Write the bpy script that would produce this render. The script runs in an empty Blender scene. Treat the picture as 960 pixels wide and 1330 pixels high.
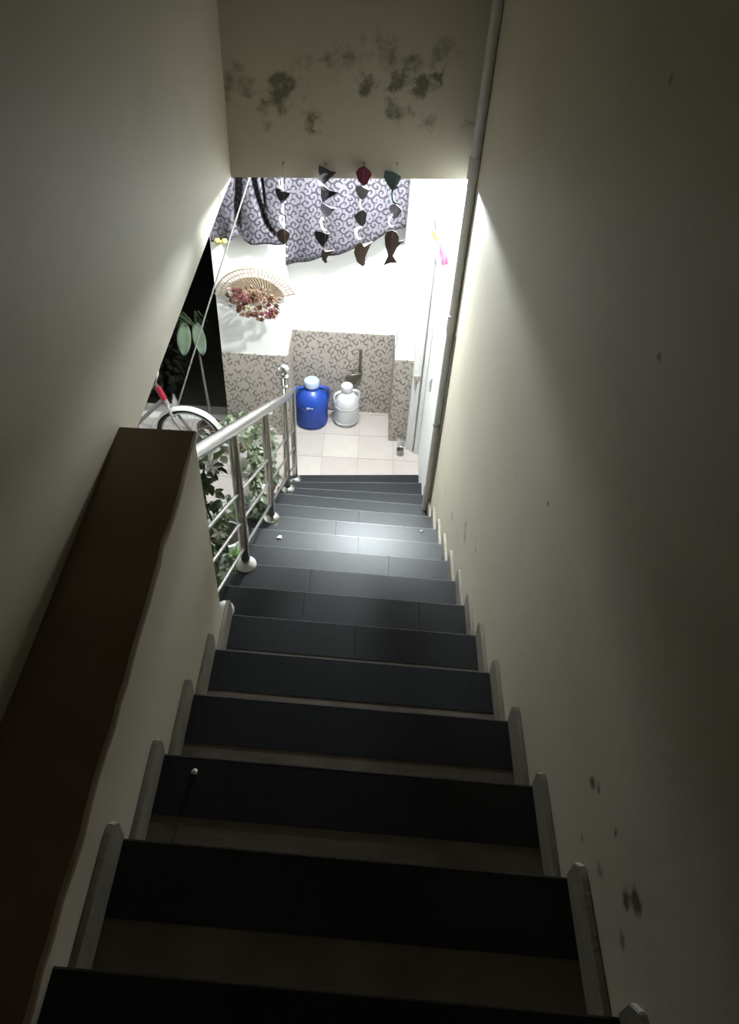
import bpy, bmesh, math, random
from mathutils import Vector, Matrix, noise
random.seed(7)
PI = math.pi
scene = bpy.context.scene
COL = scene.collection

# ------------------------------------------------------------------ camera, world, light, exposure
CAM_Z = 4.267
cam_d = bpy.data.cameras.new('camera')
cam_d.sensor_fit = 'HORIZONTAL'
cam_d.sensor_width = 36.0
cam_d.lens = 36.0 * 983.7 / 960.0
cam_d.clip_start = 0.02
cam = bpy.data.objects.new('camera', cam_d)
COL.objects.link(cam)
right = Vector((0.99852, 0.02456, 0.04842))
down = Vector((0.05142, -0.71412, -0.69813))
fwd = Vector((0.01743, 0.69959, -0.71433))
M = Matrix((right, -down, -fwd)).transposed().to_4x4()
M.translation = Vector((0, 0, CAM_Z))
cam.matrix_world = M
scene.camera = cam

world = bpy.data.worlds.new('night')
scene.world = world
world.use_nodes = True
bg = world.node_tree.nodes['Background']
bg.inputs['Color'].default_value = (0.02, 0.022, 0.022, 1)
bg.inputs['Strength'].default_value = 0.4

BULB = Vector((0.08, 4.42, 2.655))
BULB_WATT = 245.0
BULB_R = 0.032
# the hall's lamp: out of sight above the lintel line; its place follows from the shadow edges on both stair walls
lamp_d = bpy.data.lights.new('hall_lamp_offscreen', 'POINT')
lamp_d.energy = BULB_WATT
lamp_d.color = (0.88, 0.96, 1.0)
lamp_d.shadow_soft_size = BULB_R
lamp = bpy.data.objects.new('hall_lamp_offscreen', lamp_d)
lamp.location = BULB
COL.objects.link(lamp)
vs = scene.view_settings
vs.view_transform = 'Standard'
vs.look = 'None'
vs.gamma = 1.0
vs.use_curve_mapping = False
vs.exposure = 0.0

# ------------------------------------------------------------------ material helpers
MATS = {}

def new_mat(name):
    m = bpy.data.materials.new(name)
    m.use_nodes = True
    nt = m.node_tree
    b = nt.nodes['Principled BSDF']
    MATS[name] = m
    return m, nt, b

def nd(nt, kind, **kw):
    n = nt.nodes.new(kind)
    for k, v in kw.items():
        setattr(n, k, v)
    return n

def mth(nt, op, a, b=None, clamp=False):
    n = nd(nt, 'ShaderNodeMath', operation=op)
    n.use_clamp = clamp
    for i, v in enumerate((a, b)):
        if v is None:
            continue
        if isinstance(v, (int, float)):
            n.inputs[i].default_value = v
        else:
            nt.links.new(v, n.inputs[i])
    return n.outputs[0]

def mixc(nt, fac, a, b):
    n = nd(nt, 'ShaderNodeMix', data_type='RGBA')
    for i, v in ((0, fac), (6, a), (7, b)):
        if isinstance(v, (int, float)):
            n.inputs[i].default_value = v
        elif isinstance(v, tuple):
            n.inputs[i].default_value = (v[0], v[1], v[2], 1)
        else:
            nt.links.new(v, n.inputs[i])
    return n.outputs[2]

def objco(nt):
    return nd(nt, 'ShaderNodeTexCoord').outputs['Object']

def noise_fac(nt, scale, detail=4, lo=0.35, hi=0.65, vec=None, rough=0.55):
    n = nd(nt, 'ShaderNodeTexNoise')
    n.inputs['Scale'].default_value = scale
    n.inputs['Detail'].default_value = detail
    n.inputs['Roughness'].default_value = rough
    nt.links.new(vec if vec is not None else objco(nt), n.inputs['Vector'])
    r = nd(nt, 'ShaderNodeMapRange')
    r.inputs[1].default_value = lo
    r.inputs[2].default_value = hi
    nt.links.new(n.outputs['Fac'], r.inputs[0])
    return r.outputs[0]

def bump(nt, b, scale, strength, dist=0.01, detail=4):
    n = nd(nt, 'ShaderNodeTexNoise')
    n.inputs['Scale'].default_value = scale
    n.inputs['Detail'].default_value = detail
    nt.links.new(objco(nt), n.inputs['Vector'])
    bp = nd(nt, 'ShaderNodeBump')
    bp.inputs['Strength'].default_value = strength
    bp.inputs['Distance'].default_value = dist
    nt.links.new(n.outputs['Fac'], bp.inputs['Height'])
    nt.links.new(bp.outputs['Normal'], b.inputs['Normal'])

def plain(name, c1, c2=None, rough=0.5, metal=0.0, scale=8, bstr=0.0, bscale=60, coat=0.0, spec=0.5):
    m, nt, b = new_mat(name)
    c2 = c2 or tuple(x * 0.82 for x in c1)
    nt.links.new(mixc(nt, noise_fac(nt, scale), c1, c2), b.inputs['Base Color'])
    b.inputs['Roughness'].default_value = rough
    b.inputs['Metallic'].default_value = metal
    b.inputs['Specular IOR Level'].default_value = spec
    b.inputs['Coat Weight'].default_value = coat
    if bstr:
        bump(nt, b, bscale, bstr)
    return m

def blob_mask(nt, blobs, warp=0.14):
    """soft spots at given world positions (x, y, z, radius)"""
    wn = nd(nt, 'ShaderNodeTexNoise')
    wn.inputs['Scale'].default_value = 13
    wn.inputs['Detail'].default_value = 4
    nt.links.new(objco(nt), wn.inputs['Vector'])
    sb = nd(nt, 'ShaderNodeVectorMath', operation='SUBTRACT')
    nt.links.new(wn.outputs['Color'], sb.inputs[0])
    sb.inputs[1].default_value = (.5, .5, .5)
    wv = nd(nt, 'ShaderNodeVectorMath', operation='MULTIPLY_ADD')
    nt.links.new(sb.outputs[0], wv.inputs[0])
    wv.inputs[1].default_value = (warp * 1.6, warp * .3, warp)
    nt.links.new(objco(nt), wv.inputs[2])
    co = wv.outputs[0]
    tot = None
    for (x, y, z, r, w) in blobs:
        d = nd(nt, 'ShaderNodeVectorMath', operation='DISTANCE')
        nt.links.new(co, d.inputs[0])
        d.inputs[1].default_value = (x, y, z)
        mr = nd(nt, 'ShaderNodeMapRange', interpolation_type='SMOOTHSTEP')
        mr.inputs[1].default_value = r
        mr.inputs[2].default_value = 0.0
        mr.inputs[3].default_value = 0.0
        mr.inputs[4].default_value = w
        nt.links.new(d.outputs['Value'], mr.inputs[0])
        tot = mr.outputs[0] if tot is None else mth(nt, 'MAXIMUM', tot, mr.outputs[0])
    return tot

def wall_paint(name, c1, c2, blobs=None, stain=(0.11, 0.10, 0.065), nscale=16, thr=0.62, warp=0.14):
    m, nt, b = new_mat(name)
    col = mixc(nt, noise_fac(nt, 1.7, 5, 0.3, 0.75), c1, c2)
    fine = noise_fac(nt, 14, 6, 0.62, 0.8)
    col = mixc(nt, mth(nt, 'MULTIPLY', fine, 0.25), col, tuple(x * 0.7 for x in c1))
    if blobs:
        msk = blob_mask(nt, blobs, warp)
        nz = noise_fac(nt, nscale, 6, 0.25, 0.75, rough=0.7)
        s = mth(nt, 'ADD', mth(nt, 'MULTIPLY', nz, 0.75), mth(nt, 'MULTIPLY', msk, 0.75))
        mr = nd(nt, 'ShaderNodeMapRange')
        mr.inputs[1].default_value = thr
        mr.inputs[2].default_value = thr + 0.4
        nt.links.new(s, mr.inputs[0])
        mm = mth(nt, 'MULTIPLY', mr.outputs[0], mth(nt, 'MULTIPLY', msk, 1.6, True), True)
        col = mixc(nt, mm, col, stain)
    nt.links.new(col, b.inputs['Base Color'])
    b.inputs['Roughness'].default_value = 0.6
    b.inputs['Specular IOR Level'].default_value = 0.3
    bump(nt, b, 22, 0.12, 0.01, 6)
    return m

def scroll_mask(nt, co, scale, off, direction, k=15.0, thr=0.0):
    """repeating spiral scrolls in the local x-z plane, a printed pattern"""
    sp = nd(nt, 'ShaderNodeSeparateXYZ')
    nt.links.new(co, sp.inputs[0])
    fx = mth(nt, 'SUBTRACT', mth(nt, 'FRACT', mth(nt, 'ADD', mth(nt, 'MULTIPLY', sp.outputs[0], scale), off[0])), 0.5)
    row = mth(nt, 'ADD', mth(nt, 'MULTIPLY', sp.outputs[2], scale), off[1])
    fz = mth(nt, 'SUBTRACT', mth(nt, 'FRACT', row), 0.5)
    r = mth(nt, 'SQRT', mth(nt, 'ADD', mth(nt, 'MULTIPLY', fx, fx), mth(nt, 'MULTIPLY', fz, fz)))
    th = mth(nt, 'ARCTAN2', fz, fx)
    s = mth(nt, 'SINE', mth(nt, 'ADD', mth(nt, 'MULTIPLY', th, direction), mth(nt, 'MULTIPLY', r, k)))
    a = mth(nt, 'GREATER_THAN', s, thr)
    return mth(nt, 'MULTIPLY', a, mth(nt, 'LESS_THAN', r, 0.47))

def scroll_fabric(name, ground, ink, scale, rough=0.8, brk=(0.36, 0.44)):
    m, nt, b = new_mat(name)
    co = objco(nt)
    wn = nd(nt, 'ShaderNodeTexNoise')
    wn.inputs['Scale'].default_value = 9
    nt.links.new(co, wn.inputs['Vector'])
    wv = nd(nt, 'ShaderNodeVectorMath', operation='MULTIPLY_ADD')
    nt.links.new(wn.outputs['Color'], wv.inputs[0])
    wv.inputs[1].default_value = (0.045, 0.045, 0.045)
    nt.links.new(co, wv.inputs[2])
    a = scroll_mask(nt, wv.outputs[0], scale, (0.0, 0.0), 1.0, 17, 0.25)
    c = scroll_mask(nt, wv.outputs[0], scale, (0.5, 0.5), -1.0, 17, 0.35)
    msk = mth(nt, 'MAXIMUM', a, c)
    br = noise_fac(nt, scale * 2.0, 3, brk[0], brk[1])
    msk = mth(nt, 'MULTIPLY', msk, br)
    col = mixc(nt, msk, ground, ink)
    nt.links.new(col, b.inputs['Base Color'])
    b.inputs['Roughness'].default_value = rough
    b.inputs['Specular IOR Level'].default_value = 0.25
    bump(nt, b, 260, 0.15, 0.002)
    return m

# ------------------------------------------------------------------ materials
LINTEL_BLOBS = [(-0.457, 3.748, 3.097, 0.135, 1), (-0.40, 3.755, 3.13, 0.095, .9), (-0.301, 3.766, 3.011, 0.108, .85),
                (-0.047, 3.797, 3.163, 0.101, 1), (0.065, 3.81, 3.172, 0.081, 1), (0.20, 3.829, 3.172, 0.101, 1),
                (0.27, 3.835, 3.19, 0.068, 1), (0.091, 3.813, 3.052, 0.108, .75), (0.239, 3.831, 3.021, 0.108, .6),
                (-0.497, 3.743, 2.974, 0.081, .6), (-0.148, 3.785, 3.279, 0.176, .55), (0.05, 3.80, 3.29, 0.189, .55),
                (0.28, 3.84, 3.29, 0.162, .6), (-0.62, 3.73, 3.14, 0.162, .65), (-0.33, 3.765, 3.24, 0.135, .5),
                (-0.2, 3.78, 3.27, 0.135, .6), (0.12, 3.815, 3.19, 0.108, .8), (-0.44, 3.75, 3.17, 0.108, .8), (-0.30, 3.765, 2.95, 0.081, .7), (0.43, 3.85, 3.02, 0.068, .6), (0.15, 3.82, 3.24, 0.135, .6)]
RIGHT_BLOBS = [(.5, .686, 2.829, .035, 1.1), (.5, .660, 2.855, .025, 1.0), (.5, .43, 2.93, .05, 1.1), (.5, .45, 2.89, .04, 1.1),
               (.5, .557, 2.905, .02, 1), (.5, .53, 2.78, .05, .8), (.5, .40, 2.83, .04, .8), (.5, 1.41, 2.89, .025, .9),
               (.5, 1.10, 3.55, .025, .9), (.5, 1.45, 3.88, .025, .9), (.5, 2.36, 1.76, .12, .75), (.5, 2.75, 1.45, .10, .7),
               (.5, 2.1, 1.95, .08, .6), (.5, 3.1, 1.3, .1, .6), (.5, .62, 2.70, .03, .8)]
wall_paint('paint_cream', (0.54, 0.495, 0.395), (0.485, 0.44, 0.34))
wall_paint('paint_right', (0.54, 0.495, 0.395), (0.485, 0.44, 0.34), RIGHT_BLOBS, (0.13, 0.11, 0.08), 20, 0.70, 0.03)
wall_paint('paint_lintel', (0.54, 0.495, 0.395), (0.485, 0.44, 0.34), LINTEL_BLOBS, (0.17, 0.165, 0.105), 17, 0.62)
wall_paint('paint_white', (0.80, 0.80, 0.78), (0.76, 0.76, 0.74))
wall_paint('cement_brown', (0.25, 0.175, 0.105), (0.18, 0.12, 0.07))
plain('concrete', (0.20, 0.17, 0.13), (0.13, 0.11, 0.085), 0.8, scale=6, bstr=0.2)
plain('strip_stone', (0.15, 0.12, 0.09), (0.11, 0.085, 0.065), 0.55, scale=10, bstr=0.1)
plain('skirting_stone', (0.26, 0.235, 0.19), (0.19, 0.17, 0.135), 0.5, scale=9, bstr=0.15)
plain('granite', (0.007, 0.008, 0.010), (0.014, 0.016, 0.019), 0.385, scale=120, spec=0.32)
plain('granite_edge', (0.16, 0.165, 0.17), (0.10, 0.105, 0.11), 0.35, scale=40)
plain('mortar', (0.22, 0.20, 0.18), None, 0.9)
plain('marble_tile', (0.40, 0.355, 0.33), (0.35, 0.31, 0.285), 0.22, scale=3)
plain('marble_tile_b', (0.43, 0.39, 0.36), (0.385, 0.345, 0.315), 0.22, scale=3)
plain('marble_white', (0.80, 0.79, 0.76), None, 0.25)
plain('steel', (0.62, 0.61, 0.58), (0.55, 0.54, 0.51), 0.22, 1.0, scale=20)
plain('steel_dull', (0.36, 0.35, 0.33), (0.30, 0.29, 0.27), 0.38, 1.0, scale=20)
plain('pvc_grey', (0.56, 0.56, 0.53), (0.50, 0.50, 0.47), 0.45, scale=6)
plain('cable_grey', (0.30, 0.29, 0.27), None, 0.5)
plain('door_paint', (0.74, 0.73, 0.70), (0.68, 0.67, 0.64), 0.4)
plain('blue_plastic', (0.012, 0.05, 0.30), (0.010, 0.042, 0.26), 0.35, scale=4)
plain('white_plastic', (0.56, 0.56, 0.56), (0.48, 0.48, 0.48), 0.35, scale=5)
plain('cap_blue_white', (0.42, 0.50, 0.66), None, 0.35)
plain('rubber', (0.015, 0.015, 0.015), None, 0.6)
plain('red_grip', (0.26, 0.014, 0.03), None, 0.45)
plain('bike_grey', (0.30, 0.29, 0.28), None, 0.35, 0.3)
plain('bike_white', (0.72, 0.71, 0.69), None, 0.3)
plain('cord_white', (0.30, 0.29, 0.26), None, 0.8)
plain('wicker', (0.34, 0.27, 0.19), (0.27, 0.205, 0.135), 0.7, scale=40, bstr=0.3, bscale=150)
plain('petal_pink', (0.36, 0.13, 0.14), (0.28, 0.09, 0.10), 0.7, scale=30)
plain('petal_peach', (0.44, 0.29, 0.21), (0.36, 0.22, 0.16), 0.7, scale=30)
plain('petal_cream', (0.80, 0.70, 0.54), None, 0.7, scale=30)
plain('dry_brown', (0.24, 0.12, 0.07), (0.16, 0.08, 0.05), 0.8, scale=30)
plain('leaf_dark', (0.045, 0.075, 0.030), (0.03, 0.05, 0.022), 0.5, scale=14)
plain('leaf_mid', (0.11, 0.15, 0.07), (0.08, 0.11, 0.05), 0.5, scale=14)
plain('leaf_grey', (0.40, 0.43, 0.32), (0.30, 0.34, 0.23), 0.55, scale=14)
plain('leaf_bright', (0.14, 0.30, 0.05), None, 0.5)
plain('leaf_pale', (0.17, 0.22, 0.17), (0.11, 0.165, 0.09), 0.45, scale=10)
plain('leaf_bush', (0.05, 0.055, 0.04), (0.035, 0.04, 0.03), 0.6, scale=20)
plain('stem_grey', (0.09, 0.085, 0.075), None, 0.7)
plain('pot_white', (0.72, 0.71, 0.68), None, 0.45)
plain('pot_dark', (0.03, 0.026, 0.024), None, 0.5)
plain('pot_terracotta', (0.25, 0.10, 0.065), None, 0.75)
plain('soil', (0.03, 0.022, 0.016), None, 0.95, bstr=0.5)
plain('flower_white', (0.85, 0.84, 0.80), None, 0.6)
m_, nt_, b_ = new_mat('foil_silver')
nt_.links.new(mixc(nt_, noise_fac(nt_, 40), (0.9, 0.9, 0.93), (0.8, 0.8, 0.84)), b_.inputs['Base Color'])
b_.inputs['Roughness'].default_value = 0.25
tr_ = nd(nt_, 'ShaderNodeBsdfTranslucent')
tr_.inputs['Color'].default_value = (0.9, 0.9, 0.95, 1)
mx_ = nd(nt_, 'ShaderNodeMixShader')
mx_.inputs[0].default_value = 0.5
nt_.links.new(b_.outputs[0], mx_.inputs[1])
nt_.links.new(tr_.outputs[0], mx_.inputs[2])
nt_.links.new(mx_.outputs[0], nt_.nodes['Material Output'].inputs['Surface'])
plain('foil_dark', (0.045, 0.040, 0.055), None, 0.35, 0.3)
plain('foil_lilac', (0.42, 0.40, 0.50), None, 0.3, 0.4)
plain('foil_maroon', (0.20, 0.03, 0.06), None, 0.35, 0.2)
plain('foil_brown', (0.16, 0.11, 0.10), None, 0.35, 0.3)
plain('foil_teal', (0.12, 0.19, 0.20), None, 0.3, 0.4)
plain('ribbon_green', (0.16, 0.52, 0.34), None, 0.6)
plain('ribbon_pink', (0.62, 0.20, 0.40), None, 0.6)
plain('ribbon_yellow', (0.62, 0.54, 0.20), None, 0.6)
plain('ribbon_grey', (0.30, 0.28, 0.30), None, 0.6)
plain('thread_red', (0.48, 0.12, 0.22), None, 0.7)
plain('yellow_bow', (0.62, 0.52, 0.12), None, 0.6)
plain('ground_dark', (0.075, 0.065, 0.05), None, 0.9)
plain('brass_old', (0.16, 0.14, 0.12), None, 0.4, 0.7)
scroll_fabric('curtain_print', (0.095, 0.086, 0.100), (0.026, 0.023, 0.029), 11.5)
scroll_fabric('dado_print', (0.37, 0.33, 0.295), (0.17, 0.14, 0.125), 10, 0.35, (0.42, 0.52))
def translucent(name, col, fac):
    nt = MATS[name].node_tree
    tr = nd(nt, 'ShaderNodeBsdfTranslucent')
    tr.inputs['Color'].default_value = (col[0], col[1], col[2], 1)
    mx = nd(nt, 'ShaderNodeMixShader')
    mx.inputs[0].default_value = fac
    nt.links.new(nt.nodes['Principled BSDF'].outputs[0], mx.inputs[1])
    nt.links.new(tr.outputs[0], mx.inputs[2])
    nt.links.new(mx.outputs[0], nt.nodes['Material Output'].inputs['Surface'])
translucent('flower_white', (0.9, 0.9, 0.86), 0.5)
translucent('leaf_grey', (0.42, 0.46, 0.30), 0.4)
translucent('leaf_mid', (0.14, 0.20, 0.07), 0.35)

# ------------------------------------------------------------------ geometry helpers
class MB:
    def __init__(self):
        self.v = []
        self.f = []

    def add(self, vs_, fs_):
        o = len(self.v)
        self.v += [Vector(p) for p in vs_]
        self.f += [[i + o for i in f] for f in fs_]
        return self

    def box(self, x0, x1, y0, y1, z0, z1):
        p = [(x, y, z) for z in (z0, z1) for y in (y0, y1) for x in (x0, x1)]
        return self.add(p, [(0, 2, 3, 1), (4, 5, 7, 6), (0, 1, 5, 4), (2, 6, 7, 3), (0, 4, 6, 2), (1, 3, 7, 5)])

    def prism(self, poly, z0, z1):
        n = len(poly)
        vs_ = [(x, y, z0) for x, y in poly] + [(x, y, z1) for x, y in poly]
        fs_ = [list(range(n))[::-1], list(range(n, 2 * n))] + [(i, (i + 1) % n, n + (i + 1) % n, n + i) for i in range(n)]
        return self.add(vs_, fs_)

    def extrude(self, pts, vec):
        """closed 3D outline extruded by vec"""
        n = len(pts)
        vec = Vector(vec)
        a = [Vector(p) for p in pts]
        fs_ = [list(range(n))[::-1], list(range(n, 2 * n))] + [(i, (i + 1) % n, n + (i + 1) % n, n + i) for i in range(n)]
        return self.add(a + [p + vec for p in a], fs_)

    def tube(self, path, r, n=10, cap=True, closed=False):
        path = [Vector(p) for p in path]
        m = len(path)
        rs = r if isinstance(r, (list, tuple)) else [r] * m
        vs_, fs_ = [], []
        up = None
        for i, p in enumerate(path):
            if closed:
                t = path[(i + 1) % m] - path[i - 1]
            else:
                t = path[min(i + 1, m - 1)] - path[max(i - 1, 0)]
            t.normalize()
            if up is None:
                up = Vector((0, 0, 1)) if abs(t.z) < 0.9 else Vector((1, 0, 0))
            s = t.cross(up)
            s.normalize()
            up = s.cross(t)
            for k in range(n):
                a = 2 * PI * k / n
                vs_.append(p + (s * math.cos(a) + up * math.sin(a)) * rs[i])
        mm = m if closed else m - 1
        for i in range(mm):
            for k in range(n):
                fs_.append((i * n + k, i * n + (k + 1) % n, ((i + 1) % m) * n + (k + 1) % n, ((i + 1) % m) * n + k))
        if cap and not closed:
            fs_.append(list(range(n))[::-1])
            fs_.append(list(range((m - 1) * n, m * n)))
        return self.add(vs_, fs_)

    def lathe(self, prof, n=32, c=(0, 0, 0)):
        vs_, fs_ = [], []
        for r, z in prof:
            for k in range(n):
                a = 2 * PI * k / n
                vs_.append((c[0] + r * math.cos(a), c[1] + r * math.sin(a), c[2] + z))
        for i in range(len(prof) - 1):
            for k in range(n):
                fs_.append((i * n + k, i * n + (k + 1) % n, (i + 1) * n + (k + 1) % n, (i + 1) * n + k))
        fs_.append(list(range(n))[::-1])
        fs_.append(list(range((len(prof) - 1) * n, len(prof) * n)))
        return self.add(vs_, fs_)

    def ball(self, c, r, n=12, m=8, sz=1.0):
        return self.lathe([(r * max(math.sin(PI * i / m), 0.02), -r * sz * math.cos(PI * i / m)) for i in range(m + 1)], n, c)

    def build(self, name, mat, parent=None, loc=None, smooth=True, bevel=0.0):
        me = bpy.data.meshes.new(name)
        me.from_pydata([tuple(p) for p in self.v], [], self.f)
        b = bmesh.new()
        b.from_mesh(me)
        bmesh.ops.recalc_face_normals(b, faces=b.faces)
        if bevel:
            es = [e for e in b.edges if len(e.link_faces) == 2 and e.calc_face_angle(0) > 0.6]
            bmesh.ops.bevel(b, geom=es, offset=bevel, segments=2, affect='EDGES', clamp_overlap=True)
        b.to_mesh(me)
        b.free()
        me.materials.append(MATS[mat])
        if smooth:
            me.shade_smooth()
            me.set_sharp_from_angle(angle=math.radians(38))
        o = bpy.data.objects.new(name, me)
        COL.objects.link(o)
        if parent:
            o.parent = parent
        if loc:
            o.location = loc
        return o

def tag(o, label, cat, group=None):
    o['label'] = label
    o['category'] = cat
    if group:
        o['group'] = group
    return o

def thing(name, loc, label, cat, group=None, rz=0.0):
    o = bpy.data.objects.new(name, None)
    COL.objects.link(o)
    o.location = loc
    o.rotation_euler.z = rz
    o.empty_display_size = 0.1
    return tag(o, label, cat, group)

def struct(o, label=None):
    o['kind'] = 'structure'
    if label:
        o['label'] = label
    return o

def instance(mesh, name, parent, loc, rz=0.0):
    o = bpy.data.objects.new(name, mesh)
    COL.objects.link(o)
    o.parent = parent
    o.location = loc
    o.rotation_euler.z = rz
    return o

# ------------------------------------------------------------------ dimensions
XL, XR = -0.475, 0.50          # parapet face, right wall face
XO = -0.59                     # open left edge of the lower steps
XW = -0.69                     # upper left wall face
LB = 2.742                     # underside of lintel and left wall
HC = 2.95                      # hall ceiling
YP, YB = 5.07, 5.45            # pier fronts, alcove back
H, T = 0.18544, 0.28597
def stepz(k): return 2.596 - H * k
def nose(k):
    l, r = 0.621 + T * k, 0.580 + T * k
    if k == 12: l, r = 4.025, 4.02
    if k == 13: l, r = 4.285, 4.345
    return l, r
def nose_y(k, x):
    l, r = nose(k)
    return l + (r - l) * (x + 0.465) / 0.95

# ------------------------------------------------------------------ room shell
struct(MB().box(XR, XR + 0.15, 3.72, 5.60, -0.1, 5.0).build('wall_landing', 'paint_white'), 'white landing wall past the drain pipe')
w = MB().box(XR, XR + 0.15, -1.75, 3.72, -0.1, 5.0)
struct(w.build('wall_right', 'paint_right'), 'cream plastered stairwell wall with scuffs beside the steps')
w = MB().box(XW - 0.14, XW, -1.60, 3.79, LB, 5.0)
struct(w.build('wall_left', 'paint_cream'), 'cream plastered wall hanging above the hall opening')
w = MB().prism([(XW - 0.14, 3.70), (XR, 3.862), (XR, 4.0), (XW - 0.14, 3.84)], LB, 5.0)
struct(w.build('wall_lintel', 'paint_lintel'), 'cream lintel wall with dark mould stains over the stair opening')
struct(MB().box(-0.85, XR + 0.15, -1.75, -1.6, 2.6, 5.0).build('wall_back', 'paint_cream'))
struct(MB().box(-0.85, XR + 0.15, -1.75, 4.0, 5.0, 5.1).build('ceiling', 'paint_cream'))
# hall ceiling slab: left of the stairwell and beyond the lintel
struct(MB().box(-3.2, XW - 0.14, 0.2, 5.6, HC, HC + 0.12).build('ceiling_hall', 'paint_white'))
struct(MB().box(XW - 0.14, XR + 0.15, 3.95, 5.6, HC, HC + 0.12).build('ceiling_landing', 'paint_white'))
struct(MB().box(-3.3, -3.15, 0.2, 5.3, -0.1, HC).build('wall_hall_left', 'paint_white'))
struct(MB().box(-3.3, XW - 0.02, 0.05, 0.2, -0.1, HC).build('wall_hall_back', 'paint_white'))

# wall with the doorway to the dark yard, pier, alcove, right pier
wd = struct(MB().box(-3.15, -2.2, YP, YP + 0.15, -0.1, HC).build('wall_yard', 'paint_white'))
struct(MB().box(-2.2, -1.128, YP, YP + 0.15, 2.25, HC).build('wall_over_door', 'paint_white'))
wp = struct(MB().box(-1.128, -0.618, YP, YB + 0.15, -0.1, HC).build('wall_pier', 'paint_white'), 'white pier with patterned tile dado beside the alcove')
wa = struct(MB().box(-0.618, 0.256, YB, YB + 0.15, -0.1, HC).build('wall_alcove', 'paint_white'), 'white alcove wall with patterned tile dado behind the jugs')
wr = struct(MB().box(0.256, XR, YP, YB + 0.15, -0.1, HC).build('wall_corner', 'paint_white'), 'narrow white pier with patterned tile dado by the door jamb')

# dado tiles: real tiles with fine joints, printed scrolls on them
def dado(parent, x0, x1, y, z1, nx, along='x'):
    w_ = (x1 - x0) / nx
    rows = [(0.0, z1 / 2), (z1 / 2, z1)]
    for i in range(nx):
        for za, zb in rows:
            if along == 'x':
                b = MB().box(x0 + i * w_ + .0003, x0 + (i + 1) * w_ - .0003, y - 0.012, y + .002, za + .0003, zb - .0003)
            else:
                b = MB().box(y - (0.012 if along == '-' else -.002) , y + (0.002 if along == '-' else .012), x0 + i * w_ + .0003, x0 + (i + 1) * w_ - .0003, za + .0003, zb - .0003)
            b.build('dado_tile', 'dado_print', parent, smooth=False)
dado(wp, -1.128, -0.606, YP, 0.815, 2)
dado(wp, YP - 0.012, YB - 0.012, -0.618, 0.815, 1, '+')
dado(wa, -0.606, 0.244, YB, 0.815, 3)
dado(wr, YP - 0.012, YB - 0.012, 0.256, 0.815, 1, '-')
dado(wr, 0.244, 0.395, YP, 0.835, 1)

# hall floor with tiles
fl = struct(MB().box(-3.3, XR + 0.1, 0.2, 5.27, -0.12, -0.008).box(-0.75, XR + 0.1, 5.27, 5.60, -0.12, -0.008).build('floor', 'mortar'), 'pale marble tiled floor of the hall and landing')
TS = 0.30
tile_meshes = []
for mt in ('marble_tile', 'marble_tile_b'):
    o = MB().box(.0012, TS - .0012, .0012, TS - .0012, -0.010, 0).build('floor_tile', mt, fl, bevel=0.0008)
    tile_meshes.append(o.data)
    bpy.data.objects.remove(o)
for i in range(-6, 3):
    for j in range(-9, 3):
        x0, y0 = -0.311 + i * TS, 4.806 + j * TS
        if j == 2 and not (-2 <= i <= 1): continue
        if x0 + TS > XR + 0.02 and y0 > 4.0:
            pass
        if y0 < 4.2 and x0 > -0.62: continue
        if j == 2:
            # row inside the alcove, cut
            xa, xb = max(x0, -0.618), min(x0 + TS, 0.256)
            if xb - xa > .02:
                MB().box(xa + .0012, xb - .0012, y0 + .0012, YB - .001, -0.01, 0).build('floor_tile', 'marble_tile', fl)
            continue
        if x0 + TS > XR:
            MB().box(x0 + .0012, XR, y0 + .0012, y0 + TS - .0012, -0.01, 0).build('floor_tile', 'marble_tile', fl)
            continue
        instance(tile_meshes[random.random() < 0.35], 'floor_tile', fl, (x0, y0, 0))
# landing edging strip of black granite at the foot of the stairs
foot = MB().prism([(-0.59, 4.40), (XR, 4.42), (XR, 4.628), (-0.59, 4.540)], 0.0, 0.012)
# doorway sill and yard
struct(MB().box(-2.2, -1.128, YP + 0.13, YP + 0.205, -0.02, 0.016).build('trim_1', 'marble_white', bevel=.003), 'white marble door sill lit by the hall lamp')
struct(MB().box(-6.0, 2.5, 5.29, 10.0, -0.30, -0.10).build('ground_yard', 'ground_dark'), 'dark ground of the yard outside the door')
# upper floor behind the viewer
struct(MB().box(-0.85, XR, -1.6, nose(-4)[1] + .04, stepz(-3) - 0.2, stepz(-3)).build('floor_upper', 'strip_stone'))

# parapet with rough cement top
pp = struct(MB().box(XW - 0.14, XL, -0.5, 1.665, 0.0, 2.835).build('wall_parapet', 'paint_cream'), 'low cream parapet wall on the open side of the stairs')
b = MB()
n = 40
random.seed(3)
xs = []
for i in range(n + 1):
    y = -0.5 + (1.675 + 0.5) * i / n
    jag = 0.004 * noise.noise((y * 9, 3.1, 0)) + 0.006 * noise.noise((y * 31, 1.2, 0))
    xs.append((y, XL + 0.006 + jag))
vs_, fs_ = [], []
for i, (y, x) in enumerate(xs):
    zt = 2.852 + 0.003 * noise.noise((y * 5, 0, 7))
    vs_ += [(XW - 0.005, y, 2.83), (XW - 0.005, y, zt), (x - 0.006, y, zt), (x, y, zt - 0.006), (x, y, 2.832)]
for i in range(n):
    for k in range(5):
        fs_.append((i * 5 + k, i * 5 + (k + 1) % 5, (i + 1) * 5 + (k + 1) % 5, (i + 1) * 5 + k))
fs_.append([0, 1, 2, 3, 4])
fs_.append([n * 5 + k for k in range(5)])
b.add(vs_, fs_)
b.build('parapet_top', 'cement_brown', pp)['label'] = 'rough brown cement top of the parapet'

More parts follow.
